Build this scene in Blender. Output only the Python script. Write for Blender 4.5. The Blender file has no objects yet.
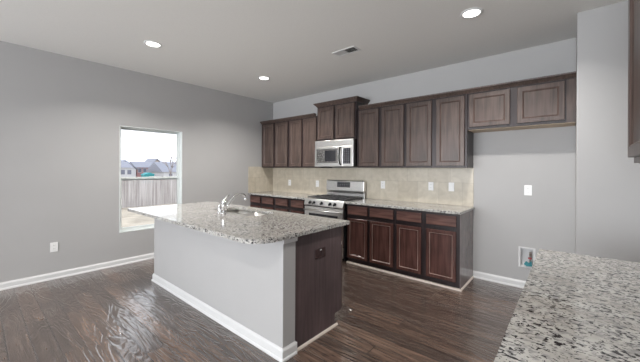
import bpy, bmesh, math, random
from mathutils import Vector, Matrix
random.seed(7)
S = bpy.context.scene
COL = S.collection
PI = math.pi

# ------------------------------------------------------------------ camera, sky, light, exposure
CAM = (4.915, -4.221, 1.387)
cd = bpy.data.cameras.new('camera'); cam = bpy.data.objects.new('camera', cd); COL.objects.link(cam)
cam.matrix_world = (Matrix.Translation(CAM) @ Matrix.Rotation(math.radians(40.465), 4, 'Z')
                    @ Matrix.Rotation(PI/2, 4, 'X') @ Matrix.Rotation(0.005, 4, 'Z'))
cd.sensor_width = 36; cd.lens = 295.09/640*36
cd.shift_x = 0.0015; cd.shift_y = -0.018
cd.clip_start = 0.02; cd.clip_end = 400
S.camera = cam
S.view_settings.view_transform = 'Standard'; S.view_settings.look = 'None'
S.view_settings.exposure = 0.07; S.view_settings.gamma = 1; S.view_settings.use_curve_mapping = False

SKY_STRENGTH = 2.3
REAR_WINDOW_W = 72
CAN_W = 25
w = bpy.data.worlds.new('sky'); S.world = w; w.use_nodes = True
nt = w.node_tree; bg = nt.nodes['Background']
tc = nt.nodes.new('ShaderNodeTexCoord'); mp = nt.nodes.new('ShaderNodeMapping'); mp.inputs['Scale'].default_value = (1, 1, 4)
nz = nt.nodes.new('ShaderNodeTexNoise'); nz.inputs['Scale'].default_value = 3.0; nz.inputs['Detail'].default_value = 5
rp = nt.nodes.new('ShaderNodeValToRGB')
rp.color_ramp.elements[0].position = 0.35; rp.color_ramp.elements[0].color = (0.70, 0.76, 0.86, 1)
rp.color_ramp.elements[1].position = 0.62; rp.color_ramp.elements[1].color = (0.86, 0.89, 0.93, 1)
nt.links.new(tc.outputs['Generated'], mp.inputs['Vector']); nt.links.new(mp.outputs['Vector'], nz.inputs['Vector'])
nt.links.new(nz.outputs['Fac'], rp.inputs['Fac']); nt.links.new(rp.outputs['Color'], bg.inputs['Color'])
bg.inputs['Strength'].default_value = SKY_STRENGTH

def area(name, loc, rot, sx, sy, watts, color, shape='RECTANGLE', spread=180):
    l = bpy.data.lights.new(name, 'AREA'); l.shape = shape; l.size = sx
    if shape == 'RECTANGLE': l.size_y = sy
    l.energy = watts; l.color = color; l.spread = math.radians(spread)
    o = bpy.data.objects.new(name, l); COL.objects.link(o); o.location = loc; o.rotation_euler = rot
    return o
REAR_Y = -8.5
for i, xx in enumerate((1.1, 3.1, 4.75)):       # daylight lamps added at unseen rear windows, tilted up to the ceiling
    area('window_daylight', (xx, REAR_Y - 0.25, 1.45), (PI/2+0.25, 0, 0), 1.3, 1.7, REAR_WINDOW_W, (0.92, 0.955, 1.0), spread=125)

# ------------------------------------------------------------------ materials
def new_mat(name):
    m = bpy.data.materials.new(name); m.use_nodes = True
    return m, m.node_tree, m.node_tree.nodes['Principled BSDF']
def simple(name, col, rough=0.5, metal=0.0, spec=0.5, var=0.05, scale=20, bump=0.0, coat=0.0):
    m, t, p = new_mat(name)
    N, L = t.nodes, t.links
    tc = N.new('ShaderNodeTexCoord'); nz = N.new('ShaderNodeTexNoise'); nz.inputs['Scale'].default_value = scale
    nz.inputs['Detail'].default_value = 3
    L.new(tc.outputs['Object'], nz.inputs['Vector'])
    r = N.new('ShaderNodeValToRGB')
    r.color_ramp.elements[0].position = 0.3; r.color_ramp.elements[1].position = 0.7
    r.color_ramp.elements[0].color = (*[c*(1-var) for c in col], 1); r.color_ramp.elements[1].color = (*[min(1, c*(1+var)) for c in col], 1)
    L.new(nz.outputs['Fac'], r.inputs['Fac']); L.new(r.outputs['Color'], p.inputs['Base Color'])
    p.inputs['Roughness'].default_value = rough; p.inputs['Metallic'].default_value = metal
    p.inputs['Specular IOR Level'].default_value = spec; p.inputs['Coat Weight'].default_value = coat
    if bump:
        b = N.new('ShaderNodeBump'); b.inputs['Strength'].default_value = bump; b.inputs['Distance'].default_value = 0.002
        L.new(nz.outputs['Fac'], b.inputs['Height']); L.new(b.outputs['Normal'], p.inputs['Normal'])
    return m
def ramp(N, pts):
    r = N.new('ShaderNodeValToRGB'); e = r.color_ramp.elements
    while len(e) < len(pts): e.new(0.5)
    for k, (pos, c) in enumerate(pts):
        e[k].position = pos; e[k].color = (*c, 1)
    return r
def noise(N, L, vec, scale, detail=3, dist=0.0, rough=0.5):
    n = N.new('ShaderNodeTexNoise'); n.inputs['Scale'].default_value = scale; n.inputs['Detail'].default_value = detail
    n.inputs['Distortion'].default_value = dist; n.inputs['Roughness'].default_value = rough
    L.new(vec, n.inputs['Vector']); return n
def mapping(N, L, vec, sc, rot=(0, 0, 0)):
    m = N.new('ShaderNodeMapping'); m.inputs['Scale'].default_value = sc; m.inputs['Rotation'].default_value = rot
    L.new(vec, m.inputs['Vector']); return m
def mix(N, L, fac, a, b, mode='MIX'):
    m = N.new('ShaderNodeMix'); m.data_type = 'RGBA'; m.blend_type = mode
    for s, v in ((m.inputs[0], fac), (m.inputs[6], a), (m.inputs[7], b)):
        if isinstance(v, (int, float)): s.default_value = v
        elif isinstance(v, tuple): s.default_value = (*v, 1)
        else: L.new(v, s)
    return m.outputs[2]

PAINT = simple('wall_paint', (0.445, 0.44, 0.438), 0.6, var=0.015, scale=2.5, spec=0.35)
CEIL = simple('ceiling_paint', (0.80, 0.79, 0.765), 0.85, var=0.02, scale=90, bump=0.15, spec=0.2)
WHITE = simple('white_trim', (0.70, 0.70, 0.70), 0.35, var=0.01)
VINYL = simple('white_vinyl', (0.74, 0.78, 0.77), 0.35, var=0.01)
PLATE = simple('white_plastic', (0.85, 0.85, 0.84), 0.3, var=0.01)
DARKHOLE = simple('socket_dark', (0.05, 0.05, 0.05), 0.6)
SHOE = simple('pale_shoe_moulding', (0.66, 0.58, 0.52), 0.45, var=0.05)
STEEL = simple('brushed_stainless', (0.76, 0.75, 0.73), 0.33, 1.0, var=0.04, scale=30)
DSTEEL = simple('shadow_steel', (0.30, 0.30, 0.30), 0.3, 1.0)  # darker steel for the microwave body and rear vent panel
CHROME = simple('chrome', (0.85, 0.85, 0.86), 0.07, 1.0, var=0.01)
BLACK = simple('black_enamel', (0.015, 0.015, 0.017), 0.25)
IRON = simple('cast_iron', (0.13, 0.13, 0.135), 0.3, 0.6)
BGLASS = simple('black_glass', (0.03, 0.03, 0.035), 0.05)
MWGLASS = simple('grey_microwave_glass', (0.11, 0.11, 0.11), 0.08)
MWREFL = simple('mirrored_microwave_glass', (0.30, 0.29, 0.28), 0.2, 0.8, var=0.01)
DISPLAY = simple('display_dark', (0.05, 0.05, 0.06), 0.15)
KEYS = simple('display_marks', (0.45, 0.46, 0.48), 0.4)
BROWNPLATE = simple('brown_plastic', (0.045, 0.022, 0.022), 0.2)
TAN = simple('unfinished_birch', (0.55, 0.43, 0.31), 0.6, var=0.08)
TEAL = simple('teal_plastic', (0.0, 0.17, 0.20), 0.35)
REDP = simple('red_plastic', (0.35, 0.05, 0.06), 0.4)
BRASS = simple('valve_metal', (0.45, 0.42, 0.38), 0.3, 1.0)
VENTDARK = simple('duct_dark', (0.06, 0.06, 0.06), 0.8)

def wood(name, base, light, grain_axis='z', rough=0.33):
    m, t, p = new_mat(name); N, L = t.nodes, t.links
    tc = N.new('ShaderNodeTexCoord')
    sc = (28, 28, 1.6) if grain_axis == 'z' else (1.6, 28, 28)
    v = mapping(N, L, tc.outputs['Object'], sc).outputs[0]
    n1 = noise(N, L, v, 1.6, 5, 0.6)
    n2 = noise(N, L, tc.outputs['Object'], 3.5, 3)
    r = ramp(N, [(0.30, base), (0.72, light)]); L.new(n1.outputs['Fac'], r.inputs['Fac'])
    r2 = ramp(N, [(0.3, (0.75, 0.75, 0.75)), (0.7, (1.15, 1.1, 1.08))]); L.new(n2.outputs['Fac'], r2.inputs['Fac'])
    L.new(mix(N, L, 1.0, r.outputs['Color'], r2.outputs['Color'], 'MULTIPLY'), p.inputs['Base Color'])
    p.inputs['Roughness'].default_value = rough; p.inputs['Specular IOR Level'].default_value = 0.4
    b = N.new('ShaderNodeBump'); b.inputs['Strength'].default_value = 0.12; b.inputs['Distance'].default_value = 0.001
    L.new(n1.outputs['Fac'], b.inputs['Height']); L.new(b.outputs['Normal'], p.inputs['Normal'])
    return m
WOOD = wood('espresso_cabinet_wood', (0.054, 0.037, 0.032), (0.122, 0.089, 0.076))
FRAMEW = wood('dark_face_frame_wood', (0.018, 0.012, 0.013), (0.034, 0.022, 0.023))  # body wood darkened to carry the shade between doors
BASEW = wood('reddish_espresso_wood', (0.048, 0.022, 0.019), (0.120, 0.058, 0.049), rough=0.25)
BASEX = wood('reddish_espresso_drawer_wood', (0.085, 0.042, 0.035), (0.18, 0.098, 0.083), 'x', 0.25)
WOODX = wood('espresso_cabinet_wood_cross', (0.070, 0.038, 0.033), (0.14, 0.082, 0.070), 'x')
BEAD = wood('worn_bead_wood', (0.10, 0.066, 0.058), (0.17, 0.12, 0.105))  # highlight along the panel bead, painted as a lighter wood tone
BEADL = wood('light_worn_bead_wood', (0.30, 0.20, 0.17), (0.46, 0.34, 0.30))  # stronger painted bead highlight for the base doors
PANELW = wood('espresso_end_panel', (0.078, 0.055, 0.058), (0.125, 0.092, 0.096), rough=0.33)

ENDW = wood('grey_brown_end_panel', (0.18, 0.150, 0.150), (0.24, 0.205, 0.205), rough=0.14)  # wall reflection on the end panel put into a lighter base colour
ENDW.node_tree.nodes['Principled BSDF'].inputs['Specular IOR Level'].default_value = 1.0
for n_ in ENDW.node_tree.nodes:
    if n_.type == 'BUMP': n_.inputs['Strength'].default_value = 0.0

def keypad_mat():
    m, t, p = new_mat('keypad_glass'); N, L = t.nodes, t.links
    tc = N.new('ShaderNodeTexCoord'); sp = N.new('ShaderNodeSeparateXYZ'); L.new(tc.outputs['Object'], sp.inputs[0])
    cm = N.new('ShaderNodeCombineXYZ'); L.new(sp.outputs[0], cm.inputs[0]); L.new(sp.outputs[2], cm.inputs[1])
    br = N.new('ShaderNodeTexBrick'); L.new(cm.outputs[0], br.inputs['Vector']); br.inputs['Scale'].default_value = 1
    br.inputs['Brick Width'].default_value = 0.038; br.inputs['Row Height'].default_value = 0.028; br.inputs['Mortar Size'].default_value = 0.009; br.offset = 0
    br.inputs['Color1'].default_value = (0.16, 0.16, 0.17, 1); br.inputs['Color2'].default_value = (0.24, 0.24, 0.25, 1); br.inputs['Mortar'].default_value = (0.03, 0.03, 0.035, 1)
    L.new(br.outputs['Color'], p.inputs['Base Color']); p.inputs['Roughness'].default_value = 0.12; return m
KEYPAD = keypad_mat()

def granite():
    m, t, p = new_mat('speckled_granite'); N, L = t.nodes, t.links
    tc = N.new('ShaderNodeTexCoord')
    v = mapping(N, L, tc.outputs['Object'], (0.72, 1.0, 1.0), (0, 0, 0.2)).outputs[0]
    big = noise(N, L, v, 9, 3)
    mid = noise(N, L, v, 55, 4, 0.3)
    fl = noise(N, L, v, 80, 2, 0.8)
    fl2 = noise(N, L, v, 120, 2, 0.2)
    c0 = ramp(N, [(0.35, (0.44, 0.42, 0.385)), (0.65, (0.59, 0.58, 0.55))]); L.new(big.outputs['Fac'], c0.inputs['Fac'])
    g = ramp(N, [(0.50, (0, 0, 0)), (0.62, (0.8, 0.8, 0.8))]); L.new(mid.outputs['Fac'], g.inputs['Fac'])
    a = mix(N, L, g.outputs['Color'], c0.outputs['Color'], (0.28, 0.275, 0.27))
    b2 = ramp(N, [(0.60, (0, 0, 0)), (0.66, (0.8, 0.8, 0.8))]); L.new(fl2.outputs['Fac'], b2.inputs['Fac'])
    a = mix(N, L, b2.outputs['Color'], a, (0.15, 0.14, 0.135))
    # dark flecks gather where the large noise is high
    ma = N.new('ShaderNodeMath'); ma.operation = 'MULTIPLY_ADD'; ma.inputs[1].default_value = 0.22; L.new(big.outputs['Fac'], ma.inputs[0]); L.new(fl.outputs['Fac'], ma.inputs[2])
    d = ramp(N, [(0.682, (0, 0, 0)), (0.705, (1, 1, 1))]); L.new(ma.outputs[0], d.inputs['Fac'])
    a = mix(N, L, d.outputs['Color'], a, (0.022, 0.02, 0.022))
    L.new(a, p.inputs['Base Color'])
    p.inputs['Roughness'].default_value = 0.09; p.inputs['Specular IOR Level'].default_value = 0.6
    return m
GRANITE = granite()

def floor_mat():
    m, t, p = new_mat('hand_scraped_plank_floor'); N, L = t.nodes, t.links
    tc = N.new('ShaderNodeTexCoord')
    br = N.new('ShaderNodeTexBrick'); L.new(tc.outputs['Object'], br.inputs['Vector'])
    br.inputs['Color1'].default_value = (0, 0, 0, 1); br.inputs['Color2'].default_value = (1, 1, 1, 1)
    br.inputs['Mortar'].default_value = (0.5, 0.5, 0.5, 1)
    br.inputs['Scale'].default_value = 1.0; br.inputs['Mortar Size'].default_value = 0.0035; br.inputs['Mortar Smooth'].default_value = 0.3
    br.inputs['Brick Width'].default_value = 1.25; br.inputs['Row Height'].default_value = 0.135; br.offset = 0.37; br.offset_frequency = 2
    add = N.new('ShaderNodeVectorMath'); add.operation = 'MULTIPLY_ADD'
    L.new(br.outputs['Color'], add.inputs[0]); add.inputs[1].default_value = (7, 5, 9); L.new(tc.outputs['Object'], add.inputs[2])
    v = mapping(N, L, add.outputs[0], (0.9, 5.0, 1.0)).outputs[0]
    g1 = noise(N, L, v, 1.5, 3, 0.9)
    mul = N.new('ShaderNodeMath'); mul.operation = 'MULTIPLY'; mul.inputs[1].default_value = 44; L.new(g1.outputs['Fac'], mul.inputs[0])
    sn = N.new('ShaderNodeMath'); sn.operation = 'SINE'; L.new(mul.outputs[0], sn.inputs[0])
    half = N.new('ShaderNodeMath'); half.operation = 'MULTIPLY_ADD'; half.inputs[1].default_value = 0.5; half.inputs[2].default_value = 0.5; L.new(sn.outputs[0], half.inputs[0])
    v2 = mapping(N, L, add.outputs[0], (1.1, 17.0, 1.0)).outputs[0]
    g2 = noise(N, L, v2, 2.2, 6, 0.4, 0.65)
    cb = ramp(N, [(0.30, (0.050, 0.034, 0.027)), (0.50, (0.092, 0.066, 0.054)), (0.72, (0.165, 0.120, 0.096))]); L.new(g2.outputs['Fac'], cb.inputs['Fac'])
    tone = ramp(N, [(0.0, (0.72, 0.70, 0.70)), (0.5, (1.0, 0.97, 0.95)), (1.0, (1.35, 1.22, 1.12))]); L.new(br.outputs['Color'], tone.inputs['Fac'])
    c = mix(N, L, 1.0, cb.outputs['Color'], tone.outputs['Color'], 'MULTIPLY')
    rings = ramp(N, [(0.0, (0.78, 0.76, 0.75)), (0.6, (1.06, 1.05, 1.04))]); L.new(half.outputs[0], rings.inputs['Fac'])
    c = mix(N, L, 0.7, c, rings.outputs['Color'], 'MULTIPLY')
    c = mix(N, L, br.outputs['Fac'], c, (0.012, 0.008, 0.007))
    L.new(c, p.inputs['Base Color'])
    p.inputs['Roughness'].default_value = 0.20; p.inputs['Specular IOR Level'].default_value = 1.0; p.inputs['Coat Weight'].default_value = 0.5; p.inputs['Coat Roughness'].default_value = 0.09
    hs = N.new('ShaderNodeMath'); hs.operation = 'MULTIPLY_ADD'; hs.inputs[1].default_value = 0.9; L.new(half.outputs[0], hs.inputs[0]); hs.inputs[2].default_value = 0.0
    sub = N.new('ShaderNodeMath'); sub.operation = 'SUBTRACT'; L.new(hs.outputs[0], sub.inputs[0]); L.new(br.outputs['Fac'], sub.inputs[1])
    b = N.new('ShaderNodeBump'); b.inputs['Strength'].default_value = 0.8; b.inputs['Distance'].default_value = 0.0028
    L.new(sub.outputs[0], b.inputs['Height']); L.new(b.outputs['Normal'], p.inputs['Normal']); L.new(b.outputs['Normal'], p.inputs['Coat Normal'])
    return m
FLOOR = floor_mat()

def tile_mat():
    m, t, p = new_mat('travertine_tile'); N, L = t.nodes, t.links
    tc = N.new('ShaderNodeTexCoord'); geo = N.new('ShaderNodeSeparateXYZ'); L.new(tc.outputs['Object'], geo.inputs[0])
    ad = N.new('ShaderNodeMath'); L.new(geo.outputs[0], ad.inputs[0]); L.new(geo.outputs[1], ad.inputs[1])
    cm = N.new('ShaderNodeCombineXYZ'); L.new(ad.outputs[0], cm.inputs[0])
    of = N.new('ShaderNodeMath'); of.operation = 'SUBTRACT'; of.inputs[1].default_value = 0.914; L.new(geo.outputs[2], of.inputs[0]); L.new(of.outputs[0], cm.inputs[1])
    br = N.new('ShaderNodeTexBrick'); L.new(cm.outputs[0], br.inputs['Vector'])
    br.inputs['Scale'].default_value = 1; br.inputs['Brick Width'].default_value = 0.305; br.inputs['Row Height'].default_value = 0.305
    br.offset = 0.5; br.inputs['Mortar Size'].default_value = 0.0018; br.inputs['Mortar Smooth'].default_value = 0.4
    br.inputs['Color1'].default_value = (0.52, 0.465, 0.375, 1); br.inputs['Color2'].default_value = (0.59, 0.54, 0.45, 1); br.inputs['Mortar'].default_value = (0.38, 0.34, 0.28, 1)
    n1 = noise(N, L, tc.outputs['Object'], 9, 5, 0.8)
    r = ramp(N, [(0.3, (0.88, 0.87, 0.85)), (0.7, (1.08, 1.08, 1.08))]); L.new(n1.outputs['Fac'], r.inputs['Fac'])
    c = mix(N, L, 1.0, br.outputs['Color'], r.outputs['Color'], 'MULTIPLY')
    L.new(c, p.inputs['Base Color']); p.inputs['Roughness'].default_value = 0.35
    b = N.new('ShaderNodeBump'); b.invert = True; b.inputs['Strength'].default_value = 0.3; b.inputs['Distance'].default_value = 0.002
    L.new(br.outputs['Fac'], b.inputs['Height']); L.new(b.outputs['Normal'], p.inputs['Normal'])
    return m
TILE = tile_mat()

def glass_mat():
    m, t, p = new_mat('window_glass'); N, L = t.nodes, t.links
    tr = N.new('ShaderNodeBsdfTransparent'); gl = N.new('ShaderNodeBsdfGlossy'); gl.inputs['Roughness'].default_value = 0.0
    fr = N.new('ShaderNodeFresnel'); fr.inputs['IOR'].default_value = 1.45; mx = N.new('ShaderNodeMixShader')
    L.new(fr.outputs[0], mx.inputs[0]); L.new(tr.outputs[0], mx.inputs[1]); L.new(gl.outputs[0], mx.inputs[2])
    L.new(mx.outputs[0], N['Material Output'].inputs['Surface']); N.remove(p)
    return m
GLASS = glass_mat()
def emis(name, col, s):
    m, t, p = new_mat(name); p.inputs['Emission Color'].default_value = (*col, 1); p.inputs['Emission Strength'].default_value = s
    p.inputs['Base Color'].default_value = (0.9, 0.9, 0.9, 1); return m
LAMP = emis('lit_lens', (1.0, 0.97, 0.92), 6)
LED = emis('clock_digits', (0.35, 0.8, 0.9), 0.6)

# ------------------------------------------------------------------ mesh helpers
class B:
    def __init__(s): s.bm = bmesh.new()
    def box(s, x0, x1, y0, y1, z0, z1):
        vs = [s.bm.verts.new(c) for c in ((x0,y0,z0),(x1,y0,z0),(x1,y1,z0),(x0,y1,z0),(x0,y0,z1),(x1,y0,z1),(x1,y1,z1),(x0,y1,z1))]
        for f in ((0,3,2,1),(4,5,6,7),(0,1,5,4),(1,2,6,5),(2,3,7,6),(3,0,4,7)): s.bm.faces.new([vs[i] for i in f])
        return s
    def loft(s, loops, cap=True, smooth=False, closed=True):
        rings = [[s.bm.verts.new(p) for p in lp] for lp in loops]
        n = len(rings[0])
        for a, b in zip(rings[:-1], rings[1:]):
            for i in range(n if closed else n-1):
                j = (i+1) % n
                f = s.bm.faces.new([a[i], a[j], b[j], b[i]]); f.smooth = smooth
        if cap:
            s.bm.faces.new(rings[0][::-1]); s.bm.faces.new(rings[-1])
        return s
    def prism(s, poly, axis, a0, a1):
        # poly in the two other axes, extruded along axis
        def P(u, v, a): return {'x': (a, u, v), 'y': (u, a, v), 'z': (u, v, a)}[axis]
        return s.loft([[P(u, v, a0) for u, v in poly], [P(u, v, a1) for u, v in poly]])
    def tube(s, pts, r, seg=10, cap=True):
        pts = [Vector(p) for p in pts]; n = len(pts)
        rr = r if isinstance(r, (list, tuple)) else [r]*n
        d = (pts[1]-pts[0]).normalized(); up = Vector((0,0,1)) if abs(d.z) < 0.9 else Vector((1,0,0))
        sx = d.cross(up).normalized(); loops = []
        for i, p in enumerate(pts):
            if i == 0: d = pts[1]-pts[0]
            elif i == n-1: d = pts[-1]-pts[-2]
            else: d = (pts[i+1]-pts[i-1])
            d.normalize(); sx = (sx - d*sx.dot(d)).normalized(); sy = d.cross(sx)
            loops.append([p + (sx*math.cos(2*PI*k/seg) + sy*math.sin(2*PI*k/seg))*rr[i] for k in range(seg)])
        return s.loft(loops, cap, True)
    def plate_holes(s, outer, holes, z0, z1):
        es = []; allv = []
        for lp in [outer]+holes:
            vs = [s.bm.verts.new((x, y, z1)) for x, y in lp]; allv += vs
            es += [s.bm.edges.new((vs[i], vs[(i+1) % len(vs)])) for i in range(len(vs))]
        r = bmesh.ops.triangle_fill(s.bm, edges=es, use_beauty=True)
        fs = [g for g in r['geom'] if isinstance(g, bmesh.types.BMFace)]
        ex = bmesh.ops.extrude_face_region(s.bm, geom=fs)
        bmesh.ops.translate(s.bm, verts=[g for g in ex['geom'] if isinstance(g, bmesh.types.BMVert)], vec=(0, 0, z0-z1))
        return s
    def obj(s, name, mat, parent=None, bev=0.0, loc=(0,0,0), seg=2, fixn=True):
        if fixn: bmesh.ops.recalc_face_normals(s.bm, faces=s.bm.faces)
        me = bpy.data.meshes.new(name); s.bm.to_mesh(me); s.bm.free(); me.materials.append(mat)
        o = bpy.data.objects.new(name, me); COL.objects.link(o); o.location = loc
        if parent: o.parent = parent
        if bev:
            m = o.modifiers.new('bevel', 'BEVEL'); m.width = bev; m.segments = seg; m.limit_method = 'ANGLE'; m.angle_limit = math.radians(40)
        return o
def arc(cx, cy, r, a0, a1, n=6): return [(cx+r*math.cos(a0+(a1-a0)*i/n), cy+r*math.sin(a0+(a1-a0)*i/n)) for i in range(n+1)]
def rrect(x0, x1, y0, y1, r, n=5):
    rs = r if isinstance(r, (list, tuple)) else [r]*4   # corners: x0y0, x1y0, x1y1, x0y1
    return (arc(x0+rs[0], y0+rs[0], rs[0], PI, 1.5*PI, n)+arc(x1-rs[1], y0+rs[1], rs[1], 1.5*PI, 2*PI, n)
            +arc(x1-rs[2], y1-rs[2], rs[2], 0, PI/2, n)+arc(x0+rs[3], y1-rs[3], rs[3], PI/2, PI, n))
def tag(o, label, cat, group=None, kind=None):
    o['label'] = label; o['category'] = cat
    if group: o['group'] = group
    if kind: o['kind'] = kind
    return o
def thing(name, label, cat, loc=(0,0,0), rz=0, group=None):
    o = bpy.data.objects.new(name, None); COL.objects.link(o); o.location = loc; o.rotation_euler = (0,0,rz)
    o.empty_display_size = 0.1
    return tag(o, label, cat, group)
def struct(o): o['kind'] = 'structure'; return o
def copy_tree(o, parent=None):
    c = o.copy(); COL.objects.link(c); c.parent = parent
    for ch in list(o.children): copy_tree(ch, c)
    return c

# ------------------------------------------------------------------ room shell
H = 2.825; XR = 5.46; XE = 4.954; YP = -0.66
struct(B().box(-0.15, XR+0.14, REAR_Y-0.12, 0.12, -0.12, 0).obj('floor', FLOOR))
struct(B().box(-0.15, XR+0.14, REAR_Y-0.12, 0.12, H, H+0.12).obj('ceiling', CEIL))
WY0, WY1, WZ0, WZ1 = -2.862, -1.965, 0.462, 2.003
b = B().box(-0.15, 0, REAR_Y, WY0, 0, H).box(-0.15, 0, WY1, 0, 0, H).box(-0.15, 0, WY0, WY1, 0, WZ0).box(-0.15, 0, WY0, WY1, WZ1, H)
struct(b.obj('wall_left', PAINT))
BX0, BX1, BZ0, BZ1 = 4.462, 4.592, 0.262, 0.468
b = B().box(-0.15, BX0, 0, 0.12, 0, H).box(BX1, XR+0.14, 0, 0.12, 0, H).box(BX0, BX1, 0, 0.12, 0, BZ0).box(BX0, BX1, 0, 0.12, BZ1, H)
struct(b.obj('wall_back', PAINT))
struct(B().box(XE, XR, YP, 0, 0, H).obj('wall_pantry', PAINT, bev=0.006))
struct(B().box(XR, XR+0.14, REAR_Y, 0, 0, H).obj('wall_right', PAINT))
rw = [(0.45, 1.75), (2.45, 3.75), (4.10, 5.40)]
b = B(); prev = -0.15
for a0, a1 in rw: b.box(prev, a0, REAR_Y-0.12, REAR_Y, 0, H); prev = a1
b.box(prev, XR+0.14, REAR_Y-0.12, REAR_Y, 0, H)
for a0, a1 in rw: b.box(a0, a1, REAR_Y-0.12, REAR_Y, 0, 0.6).box(a0, a1, REAR_Y-0.12, REAR_Y, 2.3, H)
struct(b.obj('wall_rear', PAINT))
def bprof(h=0.086, t=0.014):
    return [(0, 0), (t+0.010, 0), (t+0.010, 0.010), (t+0.006, 0.018), (t, 0.021), (t, h-0.022), (t*0.75, h-0.012), (t*0.45, h-0.006), (t*0.35, h), (0, h)]
struct(B().prism([(u, z) for u, z in bprof()], 'y', REAR_Y, -0.60).obj('baseboard_left', WHITE))
struct(B().prism([(-u, z) for u, z in bprof()], 'x', 3.956, XE).obj('baseboard_back', WHITE))
struct(B().prism([(XE-u, z) for u, z in bprof()], 'y', YP, -0.026).obj('baseboard_alcove', WHITE))
struct(B().prism([(YP-u, z) for u, z in bprof()], 'x', XE-0.024, XR).obj('baseboard_pantry', WHITE))
struct(B().prism([(XR-u, z) for u, z in bprof()], 'y', -1.95, YP-0.026).obj('baseboard_right', WHITE))

# ------------------------------------------------------------------ window
win = thing('window_1', 'x', 'x', (-0.075, (WY0+WY1)/2, WZ0)); del win['label']; del win['category']; win['kind'] = 'structure'
hw = (WY1-WY0)/2-0.001; hh = WZ1-WZ0
def ring(b, y0, y1, z0, z1, wd, x0, x1, wb=None):
    wb = wb or wd
    return b.box(x0, x1, y0, y0+wd, z0, z1).box(x0, x1, y1-wd, y1, z0, z1).box(x0, x1, y0+wd, y1-wd, z1-wd, z1).box(x0, x1, y0+wd, y1-wd, z0, z0+wb)
b = ring(B(), -hw, hw, 0.0, hh, 0.022, -0.05, 0.010)
b.obj('window_frame', VINYL, win, 0.003)
zm = 1.24-WZ0
us = ring(B(), -hw+0.022, hw-0.022, zm-0.030, hh-0.022, 0.022, -0.042, -0.016).obj('upper_sash', VINYL, win, 0.002)
ls = ring(B(), -hw+0.022, hw-0.022, 0.022, zm+0.020, 0.026, -0.014, 0.008, 0.036).obj('lower_sash', VINYL, win, 0.002)
B().box(-0.031, -0.027, -hw+0.044, hw-0.044, zm, hh-0.044).obj('pane', GLASS, us)
B().box(-0.005, -0.001, -hw+0.048, hw-0.048, 0.056, zm-0.004).obj('pane', GLASS, ls)
B().box(0.0, 0.012, -0.03, 0.03, zm+0.018, zm+0.028).obj('sash_lock', VINYL, ls, 0.002)
lin = ring(B(), WY0+0.0005, WY1-0.0005, WZ0+0.0005, WZ1-0.0005, 0.010, -0.0655, 0.003)
struct(lin.obj('trim_1', VINYL, None, 0.002))
# unseen rear windows behind the camera, added for the daylight lamps
for i, (a0, a1) in enumerate(rw):
    m = (a0+a1)/2; t = bpy.data.objects.new('window_%d' % (i+2), None); COL.objects.link(t); t.location = (m, REAR_Y-0.03, 0.6); t['kind'] = 'structure'
    hw2 = (a1-a0)/2
    B().box(-hw2, -hw2+0.05, -0.02, 0.02, 0, 1.7).box(hw2-0.05, hw2, -0.02, 0.02, 0, 1.7).box(-hw2+0.05, hw2-0.05, -0.02, 0.02, 1.65, 1.7).box(-hw2+0.05, hw2-0.05, -0.02, 0.02, 0, 0.05).box(-hw2+0.05, hw2-0.05, -0.02, 0.02, 0.83, 0.87).obj('window_frame', VINYL, t, 0.002)

# ------------------------------------------------------------------ cabinets
def door(name, x0, x1, z0, z1, y, parent, flat=False, mat=None, bead=None):
    """framed recessed-panel door facing -y; y = its back face"""
    t = 0.020; s = (0.037 if mat else 0.048) if not flat else 0; bead = bead or BEAD
    cx, cz = (x0+x1)/2, (z0+z1)/2
    def L(ins, d): return [(x0+ins-cx, -d, z0+ins-cz), (x1-ins-cx, -d, z0+ins-cz), (x1-ins-cx, -d, z1-ins-cz), (x0+ins-cx, -d, z1-ins-cz)]
    if flat:
        loops = [L(0, 0), L(0, t-0.004), L(0.004, t-0.001), L(0.008, t), L(0.020, t)]
        o = B().loft(loops).obj(name, mat or WOODX, parent, loc=(cx, y, cz))
        return o
    loops = [L(0, 0), L(0, t-0.004), L(0.004, t), L(s, t)]
    fr = B().loft(loops, cap=False)
    fr.bm.faces.new([fr.bm.verts[:][0]] + [v for v in fr.bm.verts[:][1:4]]) if False else None
    fr.loft([L(s, t), L(s+0.003, t-0.004)], cap=False)
    fr.loft([L(s+0.009, t-0.005), L(s+0.014, t-0.011), L(s+0.030, t-0.011)], cap=False)
    vs = [fr.bm.verts.new(p) for p in L(s+0.030, t-0.011)]; fr.bm.faces.new(vs)
    vs = [fr.bm.verts.new(p) for p in L(0, 0)]; fr.bm.faces.new(vs[::-1])
    o = fr.obj(name, mat or WOOD, parent, loc=(cx, y, cz), fixn=False)
    bd = B().loft([L(s+0.003, t-0.004), L(s+0.005, t-0.002), L(s+0.009, t-0.005)], cap=False).obj('panel_bead', bead, o, fixn=False)
    return o

def upper(label, x0, x1, z0, z1, doors, depth=0.31, dz0=None, dz1=None, group=None, bottom=WOOD, name='upper_cabinet'):
    c = thing(name, label, 'cabinet', (x0, 0, z0), 0, group)
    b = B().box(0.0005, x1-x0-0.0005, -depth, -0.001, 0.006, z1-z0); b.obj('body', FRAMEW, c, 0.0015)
    B().box(0.002, x1-x0-0.002, -depth+0.022, -0.002, 0.0, 0.006).obj('underside', bottom, c)
    for a, d in doors: door('door', a-x0, d-x0, (dz0 or z0+0.03)-z0, (dz1 or z1-0.03)-z0, -depth-0.001, c)
    return c
UB, UT = 1.418, 2.33
upper('left-corner dark espresso wall cabinet with two doors above the tiled backsplash', 0.003, 0.822, UB, UT, [(0.050, 0.388), (0.440, 0.790)], dz0=1.44, dz1=2.30, group=None)
upper('two-door dark espresso wall cabinet immediately left of the tall microwave cabinet', 0.822, 1.555, UB, UT, [(0.852, 1.165), (1.208, 1.520)], dz0=1.44, dz1=2.30)
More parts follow.
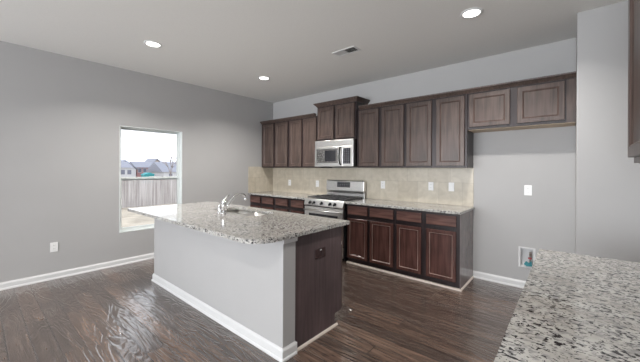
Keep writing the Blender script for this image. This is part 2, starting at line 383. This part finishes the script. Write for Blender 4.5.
upper('two-door dark espresso wall cabinet immediately right of the tall microwave cabinet', 2.362, 3.160, UB, UT, [(2.405, 2.745), (2.795, 3.140)], dz0=1.44, dz1=2.30)
upper('two-door espresso wall cabinet at the right backsplash end, beside the fridge opening', 3.160, 3.952, UB, UT, [(3.180, 3.525), (3.583, 3.925)], dz0=1.44, dz1=2.30)
fc = upper('short wide dark espresso wall cabinet with pale underside over the empty fridge space', 3.954, XE-0.001, 1.872, UT, [(3.975, 4.395), (4.462, 4.868)], dz0=1.905, dz1=2.30, bottom=TAN)
B().box(0.925, 0.998, -0.3125, -0.3105, 0.004, 0.44).obj('filler_strip', WOOD, fc)
tallc = upper('taller espresso wall cabinet with its own flared crown directly above the microwave', 1.556, 2.361, 1.874, 2.47, [(1.575, 1.925), (1.962, 2.335)], depth=0.335, dz0=1.90, dz1=2.44)
# flared crown on the tall cabinet
def crown_loops(x0, x1, yf, z0, prof):
    return [[(x0-o, 0-0.001, z0+h), (x0-o, yf-o, z0+h), (x1+o, yf-o, z0+h), (x1+o, 0-0.001, z0+h)] for o, h in prof]
PR = [(0.004, 0.0), (0.008, 0.012), (0.016, 0.020), (0.034, 0.040), (0.046, 0.052), (0.050, 0.056), (0.050, 0.068)]
lo = crown_loops(0.0, 0.805, -0.337, 2.458-1.874, PR)
B().loft(lo).obj('crown_moulding', WOOD, tallc)
# flat dark crown along the other runs
def crown_run(label, x0, x1, ret_l=0, ret_r=0):
    prof = [(-0.311, UT-0.012), (-0.322, UT-0.012), (-0.326, UT-0.004), (-0.345, UT+0.014), (-0.362, UT+0.026), (-0.366, UT+0.040), (-0.311, UT+0.040)]
    o = B().prism(prof, 'x', x0, x1).obj('crown_moulding', WOOD); tag(o, label, 'moulding'); return o
crown_run('thin dark crown moulding along the four left wall cabinet doors', 0.003, 1.502)
crown_run('long thin dark crown moulding running from the microwave cabinet to the pantry wall', 2.415, XE-0.001)

def base_unit(label, x0, x1, doors, end_r=False, drawers=True, loc=(0,0,0), rz=0):
    c = thing('base_cabinet', label, 'cabinet', loc if loc != (0,0,0) else (x0, 0, 0), rz)
    X = x1-x0
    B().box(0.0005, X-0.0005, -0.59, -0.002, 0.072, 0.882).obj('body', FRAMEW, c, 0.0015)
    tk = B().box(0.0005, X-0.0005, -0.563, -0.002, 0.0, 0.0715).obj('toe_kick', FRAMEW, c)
    if end_r:
        B().box(X-0.0004, X+0.004, -0.59, -0.002, 0.0, 0.882).obj('end_panel', ENDW, c)
        B().prism([(X+0.004, 0), (X+0.020, 0), (X+0.018, 0.010), (X+0.010, 0.017), (X+0.004, 0.018)], 'y', -0.595, -0.012).obj('shoe_moulding', SHOE, c)
    B().prism([(-0.563, 0), (-0.600, 0), (-0.599, 0.010), (-0.594, 0.017), (-0.588, 0.018), (-0.563, 0.018)], 'x', 0.001, X+(0.02 if end_r else -0.001)).obj('shoe_moulding', SHOE, c)
    for a, d in doors:
        door('drawer_front', a-x0, d-x0, 0.728, 0.852, -0.591, c, flat=True, mat=BASEX)
        door('door', a-x0, d-x0, 0.088, 0.672, -0.591, c, mat=BASEW, bead=BEADL)
    return c
base_unit('dark two-door base cabinet in the left corner, mostly hidden behind the island', 0.003, 0.755, [(0.022, 0.328), (0.389, 0.710)])
base_unit('dark two-door base cabinet directly left of the range, mostly behind the island', 0.755, 1.562, [(0.780, 1.099), (1.188, 1.489)])
base_unit('reddish espresso base cabinet with two drawers and two doors directly right of the range', 2.366, 3.150, [(2.395, 2.730), (2.770, 3.125)])
base_unit('reddish espresso base cabinet with finished grey-brown end panel beside the fridge opening', 3.150, 3.950, [(3.176, 3.504), (3.566, 3.913)], end_r=True)

def slab(name, label, poly, z0=0.884, z1=0.914, holes=[]):
    o = B().plate_holes(poly, holes, z0, z1).obj(name, GRANITE, bev=0.004, seg=3); tag(o, label, 'countertop'); return o
slab('countertop', 'speckled granite countertop in the corner left of the range', [(0.002, -0.645), (1.562, -0.645), (1.562, -0.011), (0.002, -0.011)])
slab('countertop', 'speckled granite countertop right of the range under three outlet plates', [(2.366, -0.645), (3.975, -0.645), (3.975, -0.011), (2.366, -0.011)])

# backsplash
o = B().box(0.010, 3.955, -0.010, -0.0005, 0.9145, UB-0.0005).obj('backsplash', TILE); tag(o, 'beige travertine tile backsplash along the kitchen wall behind the range', 'backsplash')
o = B().box(0.0005, 0.009, -0.645, -0.0005, 0.9145, UB+0.02).obj('backsplash', TILE); tag(o, 'short beige tile side splash on the window wall at the counter end', 'backsplash')

# ------------------------------------------------------------------ range
RX0, RX1 = 1.570, 2.356
rg = thing('range', 'stainless steel gas range with black grates between the base cabinets', 'range', (RX0, 0, 0))
W = RX1-RX0
B().box(0, W, -0.635, -0.02, 0.06, 0.895).obj('body', BLACK, rg, 0.003)
B().box(0.02, W-0.02, -0.60, -0.05, 0.0, 0.06).obj('plinth', BLACK, rg)
B().box(0.0, W, -0.635, -0.09, 0.895, 0.912).obj('cooktop', BLACK, rg, 0.005)
cp = B().prism([(-0.635, 0.800), (-0.672, 0.806), (-0.678, 0.820), (-0.652, 0.902), (-0.640, 0.914), (-0.60, 0.914), (-0.60, 0.80)], 'x', 0.0, W).obj('control_panel', STEEL, rg, 0.003)
for kx in (0.135, 0.215, 0.375, 0.545, 0.635):
    k = B().tube([(0, 0, 0), (0, -0.010, -0.003), (0, -0.012, -0.0035), (0, -0.036, -0.011)], [0.024, 0.024, 0.019, 0.016], 16)
    k.box(-0.004, 0.004, -0.042, -0.03, -0.028, 0.006)
    k.obj('knob', BLACK, rg, loc=(kx, -0.667, 0.860))
dr = B().box(0.004, W-0.004, -0.668, -0.636, 0.235, 0.792).obj('oven_door', STEEL, rg, 0.006)
B().box(0.10, W-0.10, -0.671, -0.666, 0.36, 0.685).obj('oven_window', BGLASS, dr, 0.002)
B().tube([(0.06, -0.668, 0.742), (0.06, -0.705, 0.742)], 0.010).tube([(W-0.06, -0.668, 0.742), (W-0.06, -0.705, 0.742)], 0.010).tube([(0.035, -0.712, 0.742), (W-0.035, -0.712, 0.742)], 0.0125, 12).obj('oven_handle', STEEL, dr)
B().box(0.004, W-0.004, -0.664, -0.636, 0.065, 0.225).obj('storage_drawer', STEEL, rg, 0.006)
bgd = B().prism([(-0.085, 0.912), (-0.085, 0.985), (-0.100, 1.03), (-0.092, 1.19), (-0.078, 1.205), (-0.022, 1.205), (-0.022, 0.912)], 'x', 0.002, W-0.002)
bgd = bgd.obj('backguard', STEEL, rg, 0.004)
B().box(0.0, W, -0.0835, -0.03, 0.914, 1.03).obj('rear_vent_panel', DSTEEL, bgd, 0.002)
B().prism([(-0.1015, 1.085), (-0.0975, 1.175), (-0.09, 1.175), (-0.09, 1.085)], 'x', 0.245, 0.515).obj('display_panel', KEYPAD, bgd)
for gx in (0.02, 0.275, 0.53):
    g = B(); gw = 0.236; y0, y1 = -0.595, -0.115; z = 0.938; r = 0.0065
    for yy in (y0, (y0+y1)/2, y1): g.box(gx, gx+gw, yy-r, yy+r, z-r, z+r)
    for xx in (gx+r, gx+gw-r): g.box(xx-r, xx+r, y0, y1, z-r, z+r)
    for cy in ((y0*3+y1)/4, (y0+y1*3)/4):
        g.box(gx+0.02, gx+gw-0.02, cy-r, cy+r, z-r, z+r+0.004); g.box(gx+gw/2-r, gx+gw/2+r, cy-0.10, cy+0.10, z-r, z+r+0.004)
    for xx in (gx+r, gx+gw-r):
        for yy in (y0, (y0+y1)/2, y1): g.box(xx-r, xx+r, yy-r, yy+r, 0.912, z)
    g.obj('grate', IRON, rg)
for bx, by in ((0.138, -0.475), (0.138, -0.235), (0.393, -0.355), (0.648, -0.475), (0.648, -0.235)):
    B().tube([(0,0,0), (0,0,0.008), (0,0,0.009), (0,0,0.016)], [0.048, 0.045, 0.034, 0.032], 18).obj('burner', IRON, rg, loc=(bx, by, 0.912))

# ------------------------------------------------------------------ microwave
mwv = thing('microwave', 'stainless over-the-range microwave with curved vertical handle', 'microwave', (1.562, 0, 1.432))
W = 0.786
B().box(0, W, -0.375, -0.012, 0.0, 0.438).obj('body', DSTEEL, mwv, 0.004)
B().box(0.0, W, -0.402, -0.376, 0.335, 0.438).obj('vent_panel', STEEL, mwv, 0.004)
d = B().box(0.0, 0.585, -0.404, -0.376, 0.004, 0.333).obj('door', STEEL, mwv, 0.004)
B().box(0.040, 0.500, -0.4065, -0.403, 0.062, 0.300).obj('door_window', MWREFL, d, 0.003)
B().box(0.225, 0.455, -0.4072, -0.4064, 0.090, 0.270).obj('window_mesh', BGLASS, d, 0.001)
B().tube([(0.552, -0.404, 0.035), (0.552, -0.430, 0.050), (0.552, -0.446, 0.10), (0.552, -0.450, 0.17), (0.552, -0.446, 0.25), (0.552, -0.430, 0.305), (0.552, -0.404, 0.320)], 0.0125, 12).obj('door_handle', BLACK, d)
cpn = B().box(0.588, W, -0.404, -0.376, 0.004, 0.333).obj('control_panel', STEEL, mwv, 0.004)
B().box(0.600, 0.740, -0.4065, -0.403, 0.050, 0.300).obj('keypad', KEYPAD, cpn, 0.002)
B().box(0.05, W-0.05, -0.36, -0.05, -0.008, 0.0).obj('grease_filter', BLACK, mwv, 0.002)
B().box(0.12, 0.30, -0.39, -0.30, -0.018, 0.0).obj('lamp_cover', BLACK, mwv, 0.003)

# ------------------------------------------------------------------ island
IX0, IX1, IYF, IYP, IYB = 0.990, 3.325, -2.762, -2.634, -2.035
isl = thing('kitchen_island', 'kitchen island with pale grey painted front wall and dark end panel', 'island', (2.1, -2.4, 0))
def I(b, name, mat, bev=0.0): 
    o = b.obj(name, mat, isl, bev); o.location = (-2.1, 2.4, 0); return o
I(B().box(IX0, IX1+0.008, IYF, IYP, 0, 0.8835), 'front_wall', PAINT, 0.004)
# cap moulding where the painted wall meets the slab
I(B().box(IX1+0.0085, IX1+0.016, IYF+0.0, IYP+0.004, 0.845, 0.8835).box(IX1-0.02, IX1+0.016, IYP+0.0005, IYP+0.012, 0.845, 0.8835), 'cap_moulding', WHITE, 0.002)
# brown cabinet shell with toe notch, open above for the sink
I(B().prism([(IYP+0.001, 0.0), (-2.128, 0.0), (-2.128, 0.108), (IYB, 0.108), (IYB, 0.8835), (IYP+0.001, 0.8835)], 'x', IX1-0.020, IX1-0.002), 'end_panel', PANELW, 0.002)
I(B().prism([(IYP+0.001, 0.0), (-2.128, 0.0), (-2.128, 0.108), (IYB, 0.108), (IYB, 0.8835), (IYP+0.001, 0.8835)], 'x', IX0+0.002, IX0+0.020), 'end_panel', PANELW, 0.002)
I(B().box(IX0+0.021, IX1-0.021, IYP+0.001, -2.128, 0.09, 0.108).box(IX0+0.021, IX1-0.021, -2.140, -2.128, 0.0, 0.09), 'cabinet_floor', WOOD)
I(B().box(IX0+0.021, IX1-0.021, IYB-0.012, IYB, 0.1085, 0.8835), 'face_frame', WOOD)
for k in range(4):
    a = IX0+0.04+k*0.584; c = a+0.54
    dd = door('door', -c, -a, 0.125, 0.70, 0, isl); dd.rotation_euler = (0, 0, PI); dd.location = ((a+c)/2-2.1, IYB+0.001+2.4, 0.4125)
    dd = door('drawer_front', -c, -a, 0.735, 0.86, 0, isl, flat=True); dd.rotation_euler = (0, 0, PI); dd.location = ((a+c)/2-2.1, IYB+0.001+2.4, 0.7975)
def wrap(o_, h): return [(IX0-o_, IYP, h), (IX0-o_, IYF-o_, h), (IX1+0.008+o_, IYF-o_, h), (IX1+0.008+o_, IYP, h)]
b = B().loft([wrap(o_, h) for o_, h in [(0.022, 0), (0.022, 0.010), (0.018, 0.017), (0.013, 0.021), (0.013, 0.070), (0.009, 0.080), (0.005, 0.085), (0.004, 0.090), (0.0005, 0.090)]], cap=False, closed=False)
# close bottom-side ends with thin blocks of the same profile
b.box(IX1+0.0085, IX1+0.020, IYP-0.002, IYP+0.010, 0, 0.080)
I(b, 'baseboard', WHITE)
I(B().prism([(IX1-0.002, 0), (IX1+0.013, 0), (IX1+0.011, 0.010), (IX1+0.004, 0.016), (IX1-0.002, 0.017)], 'y', IYP+0.0105, -2.10), 'shoe_moulding', SHOE)
# brown outlet on the end panel
ol = thing('outlet', 'brown horizontal outlet plate on the dark island end panel', 'outlet', (IX1-0.0012, -2.337, 0.690))
B().box(0, 0.006, -0.066, 0.066, -0.040, 0.040).obj('plate', BROWNPLATE, ol, 0.003)
for yy in (-0.030, 0.030):
    s_ = B().box(0.0061, 0.010, yy-0.020, yy+0.020, -0.017, 0.017).obj('socket', BROWNPLATE, ol, 0.002)
B().box(0.0061, 0.0085, -0.012, 0.012, 0.022, 0.032).obj('screw_cover', CHROME, ol, 0.002)

SX0, SX1, SY0, SY1 = 1.74, 2.49, -2.415, -2.072
slab('island_countertop', 'large speckled granite island countertop with rounded near corner', rrect(0.915, 3.366, -3.032, -1.955, [0.008, 0.17, 0.02, 0.008], 9), holes=[rrect(SX0, SX1, SY0, SY1, 0.06)[::-1]])

sk = thing('sink', 'double-bowl stainless undermount sink in the island countertop', 'sink', (2.08, -2.21, 0.883))
def bowl(x0, x1, y0, y1, dep, divh):
    lp = [[(x-2.08, y+2.21, z) for x, y in rrect(x0+i, x1-i, y0+i, y1-i, r)] for i, r, z in ((0, 0.055, -0.0015), (0.004, 0.055, -dep+0.05), (0.02, 0.05, -dep+0.01), (0.05, 0.04, -dep))]
    b = B().loft(lp, cap=False, smooth=True); b.bm.faces.new([v for v in b.bm.verts[:][-len(lp[0]):]])
    bmesh.ops.recalc_face_normals(b.bm, faces=b.bm.faces); bmesh.ops.reverse_faces(b.bm, faces=b.bm.faces)
    o = b.obj('bowl', STEEL, sk, fixn=False); md = o.modifiers.new('solid', 'SOLIDIFY'); md.thickness = 0.002; md.offset = -1
    cx, cy = (x0+x1)/2-2.08, (y0+y1)/2+2.21
    B().tube([(0,0,0.0005), (0,0,0.004), (0,0,0.005)], [0.045, 0.045, 0.030], 18).obj('drain', CHROME, o, loc=(cx, cy, -dep))
bowl(SX0-0.01, 2.065, SY0-0.005, SY1+0.005, 0.19, 0)
bowl(2.085, SX1+0.01, SY0-0.005, SY1+0.005, 0.19, 0)
B().box(-0.012, 0.002, -0.19, 0.12, -0.035, -0.0205).obj('divider', STEEL, sk, 0.004)

fa = thing('faucet', 'chrome single-lever kitchen faucet on the island behind the sink', 'faucet', (2.112, -2.490, 0.9145))
B().tube([(0,0,0), (0,0,0.006), (0,0,0.010), (0,0,0.016)], [0.032, 0.032, 0.027, 0.024], 18).obj('base', CHROME, fa)
B().tube([(0,0,0.014), (0,0,0.08), (0,0,0.115), (0,0,0.135), (0,0,0.145)], [0.023, 0.022, 0.025, 0.024, 0.012], 18).obj('body', CHROME, fa)
B().tube([(0,0.0,0.135), (0.004,0.012,0.150), (0.012,0.028,0.178), (0.022,0.048,0.205)], [0.016, 0.013, 0.011, 0.010], 12).obj('lever', CHROME, fa)
pts = [(0, 0.015, 0.045), (0, 0.060, 0.095), (0, 0.105, 0.150), (0, 0.140, 0.182), (0, 0.175, 0.197), (0, 0.215, 0.197), (0, 0.250, 0.182), (0, 0.268, 0.162), (0, 0.272, 0.150)]
sp = B().tube(pts, [0.015, 0.0145, 0.014, 0.0135, 0.013, 0.013, 0.0135, 0.015, 0.015], 14).obj('spout', CHROME, fa)
B().tube([(0, 0.272, 0.150), (0, 0.274, 0.130), (0, 0.274, 0.120)], [0.017, 0.017, 0.013], 14).obj('spray_head', CHROME, sp)
sd = thing('soap_dispenser', 'small chrome soap dispenser standing left of the faucet', 'dispenser', (2.045, -2.500, 0.9145))
B().tube([(0,0,0), (0,0,0.006), (0,0,0.012), (0,0,0.065), (0,0,0.075)], [0.024, 0.024, 0.018, 0.018, 0.012], 16).obj('body', CHROME, sd)
B().tube([(0,0,0.070), (0,0,0.088), (0,0.012,0.094), (0,0.055,0.090)], [0.010, 0.010, 0.009, 0.007], 12).obj('pump_spout', CHROME, sd)

# ------------------------------------------------------------------ right-hand peninsula
PX0, PX1, PY0, PY1 = 4.771, 5.458, -4.60, -1.985
slab('foreground_countertop', 'cream granite countertop with dark flecks filling the right foreground', [(PX0, PY0), (PX1, PY0), (PX1, PY1), (PX0, PY1)])
pn = thing('base_cabinet', 'dark base cabinet carrying the foreground granite countertop', 'cabinet', (PX1, -3.29, 0), -PI/2)
B().box(-1.29, 1.27, -0.61, -0.002, 0.10, 0.8835).obj('body', WOOD, pn, 0.002)
B().box(-1.29, 1.27, -0.55, -0.002, 0.0, 0.0995).obj('toe_kick', WOOD, pn)
for k in range(6):
    a = -1.27+k*0.422
    door('door', a, a+0.38, 0.125, 0.69, -0.611, pn); door('drawer_front', a, a+0.38, 0.725, 0.85, -0.611, pn, flat=True)
ru = thing('upper_cabinet', 'dark wall cabinet cut off by the right edge above the foreground counter', 'cabinet', (XR-0.001, -2.20, 1.425), -PI/2)
B().box(0, 1.2, -0.318, 0, 0, 0.93).obj('body', WOOD, ru, 0.002)
B().box(0.002, 1.198, -0.30, -0.001, -0.004, 0).obj('underside', WOOD, ru)
for k in range(3): door('door', 0.003+k*0.399, 0.388+k*0.399, 0.026, 0.905, -0.319, ru)
cr = B().prism([(-0.319, 0.93), (-0.322, 0.93), (-0.345, 0.95), (-0.365, 0.968), (-0.365, 0.98), (-0.319, 0.98)], 'x', 0, 1.2).obj('crown_moulding', WOOD, ru)

# ------------------------------------------------------------------ outlets and switches
def outlet(label, loc, rz=0, kind='outlet', group=None):
    t = thing('outlet' if kind == 'outlet' else 'light_switch', label, 'outlet' if kind == 'outlet' else 'switch', loc, rz, group)
    B().box(-0.037, 0.037, -0.006, 0, -0.060, 0.060).obj('plate', PLATE, t, 0.003)
    if kind == 'outlet':
        for zz in (-0.021, 0.021):
            s_ = B().prism([(x, z+zz) for x, z in rrect(-0.017, 0.017, -0.0145, 0.0145, 0.008, 3)], 'y', -0.0085, -0.0061).obj('socket', PLATE, t)
            B().box(-0.0085, -0.0060, -0.0088, -0.0086, zz-0.004, zz+0.006).box(0.0060, 0.0085, -0.0088, -0.0086, zz-0.004, zz+0.006).obj('slot', DARKHOLE, s_)
    else:
        B().box(-0.017, 0.017, -0.0085, -0.0061, -0.034, 0.034).obj('rocker', PLATE, t, 0.001)
    return t
outlet('white outlet plate on the tile left of the range, nearest the window wall', (0.535, -0.0105, 1.115))
outlet('white outlet plate on the tile immediately left of the range backguard', (1.285, -0.0105, 1.120))
outlet('white outlet plate on the tile nearest the right side of the range', (2.655, -0.0105, 1.150))
outlet('white outlet plate on the tile, middle one above the right countertop', (3.410, -0.0105, 1.158))
outlet('white switch plate on the tile closest to the fridge opening', (3.685, -0.0105, 1.160), kind='switch')
outlet('white outlet plate on the painted wall of the fridge opening', (4.535, -0.0005, 1.155))
outlet('white outlet plate low on the grey window wall near the floor', (0.0005, -3.561, 0.400), PI/2)

# water supply box recessed in the fridge wall
wb = thing('water_supply_box', 'white recessed icemaker water box with teal valve low on fridge wall', 'supply box', ((BX0+BX1)/2, 0, (BZ0+BZ1)/2))
hw_, hh_ = (BX1-BX0)/2, (BZ1-BZ0)/2
B().box(-hw_-0.017, -hw_+0.001, -0.006, -0.0005, -hh_-0.017, hh_+0.017).box(hw_-0.001, hw_+0.017, -0.006, -0.0005, -hh_-0.017, hh_+0.017).box(-hw_+0.001, hw_-0.001, -0.006, -0.0005, hh_-0.001, hh_+0.017).box(-hw_+0.001, hw_-0.001, -0.006, -0.0005, -hh_-0.017, -hh_+0.001).obj('face_frame', WHITE, wb, 0.002)
e = 0.0015
B().box(-hw_+e, -hw_+0.004, -0.001, 0.085, -hh_+e, hh_-e).box(hw_-0.004, hw_-e, -0.001, 0.085, -hh_+e, hh_-e).box(-hw_+0.004, hw_-0.004, -0.001, 0.085, hh_-0.004, hh_-e).box(-hw_+0.004, hw_-0.004, -0.001, 0.085, -hh_+e, -hh_+0.004).box(-hw_+0.004, hw_-0.004, 0.081, 0.085, -hh_+0.004, hh_-0.004).obj('recess', WHITE, wb)
v = B().tube([(0.030, 0.03, -hh_+0.004), (0.030, 0.03, -0.03), (0.030, 0.03, 0.03)], [0.009, 0.009, 0.011], 12).tube([(0.030, 0.03, 0.0), (0.030, -0.01, 0.0)], 0.009, 12).tube([(0.030, 0.03, 0.03), (0.030, 0.03, 0.062)], [0.014, 0.010], 12).obj('valve', BRASS, wb)
B().box(0.012, 0.048, -0.016, -0.008, -0.012, 0.010).obj('valve_handle', REDP, v, 0.003)
B().prism([(-0.030, -0.078), (0.000, -0.098), (0.052, -0.090), (0.046, -0.030), (0.020, -0.052), (-0.006, -0.036)], 'y', -0.020, -0.012).obj('valve_tag', TEAL, wb, 0.002)

# ------------------------------------------------------------------ ceiling fittings
def can(label, x, y):
    t = thing('recessed_light', label, 'ceiling light', (x, y, H), 0, 'recessed ceiling lights')
    b = B().loft([[(r*math.cos(2*PI*k/28), r*math.sin(2*PI*k/28), z) for k in range(28)] for r, z in ((0.095, -0.0005), (0.095, -0.003), (0.088, -0.008), (0.074, -0.009), (0.070, -0.004))], cap=False, smooth=True)
    b.obj('trim_ring', WHITE, t)
    b = B(); b.loft([[(r*math.cos(2*PI*k/28), r*math.sin(2*PI*k/28), z) for k in range(28)] for r, z in ((0.072, -0.0015), (0.071, -0.0045))], cap=True)
    b.obj('lens', LAMP, t)
    l = area('recessed_light_lamp', (x, y, H-0.012), (0, 0, 0), 0.13, 0, CAN_W, (1.0, 0.965, 0.92), 'DISK', 135)
    l.parent = t; l.location = (0, 0, -0.012)
    return t
can('lit recessed ceiling light nearest the window wall, leftmost in the photo', 1.246, -2.879)
can('lit recessed ceiling light over the left counter corner, smallest in view', 1.233, -1.25)
can('lit recessed ceiling light above the right base cabinets near the fridge space', 4.219, -1.267)
can('lit recessed ceiling light just behind the camera, right of the room', 4.219, -4.9)  # this and the following two are unseen lamps added for their light
for x, y in ((1.246, -6.6), (4.219, -6.6)):
    can('lit recessed ceiling light in the living area behind the camera', x, y)

vt = thing('ceiling_vent', 'white rectangular ceiling air vent with dark slots', 'vent', (2.837, -1.283, H))
vw, vd = 0.162, 0.078
B().box(-vw, vw, -vd, -vd+0.020, -0.008, -0.0005).box(-vw, vw, vd-0.020, vd, -0.008, -0.0005).box(-vw, -vw+0.022, -vd+0.020, vd-0.020, -0.008, -0.0005).box(vw-0.022, vw, -vd+0.020, vd-0.020, -0.008, -0.0005).box(-0.004, 0.004, -vd+0.020, vd-0.020, -0.008, -0.0005).obj('frame', WHITE, vt, 0.002)
B().box(-vw+0.022, vw-0.022, -vd+0.020, vd-0.020, -0.0015, -0.0005).obj('backing', VENTDARK, vt)
for sx in (-1, 1):
    b = B()
    for k in range(7):
        x0 = sx*(0.014+k*0.019)
        b.prism([(x0, -0.002), (x0+0.0015, -0.002), (x0+0.0015+sx*0.011, -0.0085), (x0+sx*0.011, -0.0085)], 'y', -vd+0.021, vd-0.021)
    b.obj('louvre', WHITE, vt)

# ------------------------------------------------------------------ outdoors
GZ = -1.05
GRASS = simple('dry_grass', (0.44, 0.385, 0.31), 0.95, var=0.22, scale=1.3)
def fence_mat():
    m, t, p = new_mat('weathered_fence'); N, L = t.nodes, t.links
    oi = N.new('ShaderNodeTexCoord'); v = mapping(N, L, oi.outputs['Object'], (1, 7.2, 0.25)).outputs[0]
    n = noise(N, L, v, 1.3, 4); r = ramp(N, [(0.32, (0.28, 0.25, 0.24)), (0.66, (0.55, 0.52, 0.51))]); L.new(n.outputs['Fac'], r.inputs['Fac'])
    L.new(r.outputs['Color'], p.inputs['Base Color']); p.inputs['Roughness'].default_value = 0.9; return m
FENCE = fence_mat()
o = struct(B().box(-140, -0.6, -80, 110, GZ-0.3, GZ).obj('ground', GRASS))
fn = thing('privacy_fence', 'weathered grey wooden plank fence seen through the window', 'fence', (-16, 5, GZ))
for k in range(-6, 6):
    b = B()
    for j in range(17):
        y = k*2.4+j*0.141; hgt = 1.74+0.015*random.uniform(-1, 1)
        b.prism([(y, 0.03), (y+0.128, 0.03), (y+0.128, hgt-0.03), (y+0.100, hgt), (y+0.028, hgt), (y, hgt-0.03)], 'x', 0, 0.02)
    b.box(-0.04, 0.0, k*2.4, k*2.4+2.4, 0.3, 0.39).box(-0.04, 0.0, k*2.4, k*2.4+2.4, 1.35, 1.44)
    b.obj('plank_panel', FENCE, fn)
for k in range(-6, 7): B().box(-0.13, -0.041, k*2.4-0.045, k*2.4+0.045, 0, 1.68).obj('post', FENCE, fn)

ROOF = simple('grey_shingles', (0.27, 0.28, 0.33), 0.9, var=0.1, scale=3)
SIDE_W = simple('white_siding', (0.58, 0.58, 0.60), 0.8, var=0.03)
SIDE_T = simple('tan_siding', (0.48, 0.43, 0.39), 0.8, var=0.03)
BRICK = simple('pale_red_brick', (0.38, 0.20, 0.20), 0.9, var=0.12, scale=6)
PANE = simple('dark_house_pane', (0.16, 0.17, 0.22), 0.2)
def house(label, x, y, wd, dp, h, rh, mat, gable='y', wins=((0.25, 0.3), (0.7, 0.3), (0.25, 0.72), (0.7, 0.72))):
    """faces +x (towards the kitchen); gable 'x' shows the gable end to the kitchen"""
    t = thing('house', label, 'house', (x, y, GZ-2.3))
    B().box(-dp, 0, -wd/2, wd/2, 0, h).obj('wall', mat, t)
    ov = 0.35
    if gable == 'x':
        B().prism([(-wd/2-ov, h-0.1), (0, h+rh), (wd/2+ov, h-0.1), (wd/2+ov, h+0.12), (0, h+rh+0.25), (-wd/2-ov, h+0.12)], 'x', -dp-ov, ov).obj('roof', ROOF, t)
        B().prism([(-wd/2, h), (wd/2, h), (0, h+rh-0.06)], 'x', -0.1, 0.0).obj('gable_wall', mat, t)
    else:
        B().prism([(-dp-ov, h), (-dp/2, h+rh), (ov, h)], 'y', -wd/2-ov, wd/2+ov).obj('roof', ROOF, t)
    for fy, fz in wins:
        wn = B().box(0.0, 0.06, -0.42, 0.42, -0.52, 0.52).obj('window', SIDE_W, t, loc=(0, -wd/2+fy*wd, fz*h))
        B().box(0.061, 0.09, -0.34, 0.34, -0.44, 0.44).obj('pane', PANE, wn)
    return t
house('white house with grey roof at the left edge of the window view', -62, 13.3, 6.2, 8, 4.9, 1.3, SIDE_W, 'y', ((0.75, 0.82), (0.93, 0.82), (0.75, 0.45), (0.93, 0.45)))
house('narrow white gabled house second from left beyond the fence', -74, 18.7, 4.6, 7, 4.6, 1.9, SIDE_W, 'x', ((0.35, 0.86), (0.68, 0.86), (0.35, 0.5), (0.68, 0.5)))
house('pale red house in the middle of the view beyond the fence', -75, 24.2, 5.4, 7, 5.0, 1.5, BRICK, 'y', ((0.12, 0.86), (0.32, 0.86), (0.52, 0.86), (0.72, 0.86)))
house('tan gabled house rising behind the roofs right of the pale red house', -87, 30.6, 5.0, 7, 4.6, 2.9, SIDE_T, 'x', ((0.5, 0.9), (0.5, 0.5)))
house('white house with wide grey roof at the right of the window view', -63, 26.6, 7.4, 9, 4.0, 2.3, SIDE_W, 'y', ((0.2, 0.8), (0.45, 0.8), (0.7, 0.8)))
sh = thing('garden_shed', 'small teal shed just above the fence top', 'shed', (-50, 15.4, GZ-0.45))
TEALW = simple('teal_paint', (0.03, 0.30, 0.33), 0.7)
B().box(-1.6, 0, -0.75, 0.75, 0, 1.85).obj('wall', TEALW, sh)
B().prism([(-0.95, 1.85), (0, 2.22), (0.95, 1.85)], 'x', -1.75, 0.15).obj('roof', TEALW, sh)

TRUNK = simple('bare_branch', (0.30, 0.26, 0.25), 0.9)
tr = thing('bare_tree', 'leafless tree beyond the fence at the right of the window view', 'tree', (-44, 16.4, GZ-0.2))
b = B(); random.seed(3)
def branch(p, d, ln, r, lv):
    q = p + d*ln; b.tube([p, (p+q)/2 + Vector((random.uniform(-.04,.04)*ln, random.uniform(-.04,.04)*ln, 0)), q], [r, r*0.85, r*0.65], 5)
    if lv == 0: return
    for k in range(3 if lv > 1 else 2):
        nd = (d + Vector((random.uniform(-.7,.7), random.uniform(-.7,.7), random.uniform(-.1,.45)))).normalized()
        branch(q, nd, ln*0.72, r*0.6, lv-1)
branch(Vector((0,0,0)), Vector((0,0,1)), 1.7, 0.13, 4)
b.obj('branches', TRUNK, tr)

GROUPS = {'base_cabinet': 'base cabinets', 'upper_cabinet': 'wall cabinets', 'outlet': 'power outlets', 'house': 'houses beyond the fence',
          'countertop': 'perimeter granite countertops', 'backsplash': 'tile backsplash sections', 'crown_moulding': 'cabinet crown mouldings'}
for o in bpy.data.objects:
    if o.parent is None and 'label' in o and 'group' not in o:
        k = o.name.split('.')[0]
        if k in GROUPS: o['group'] = GROUPS[k]
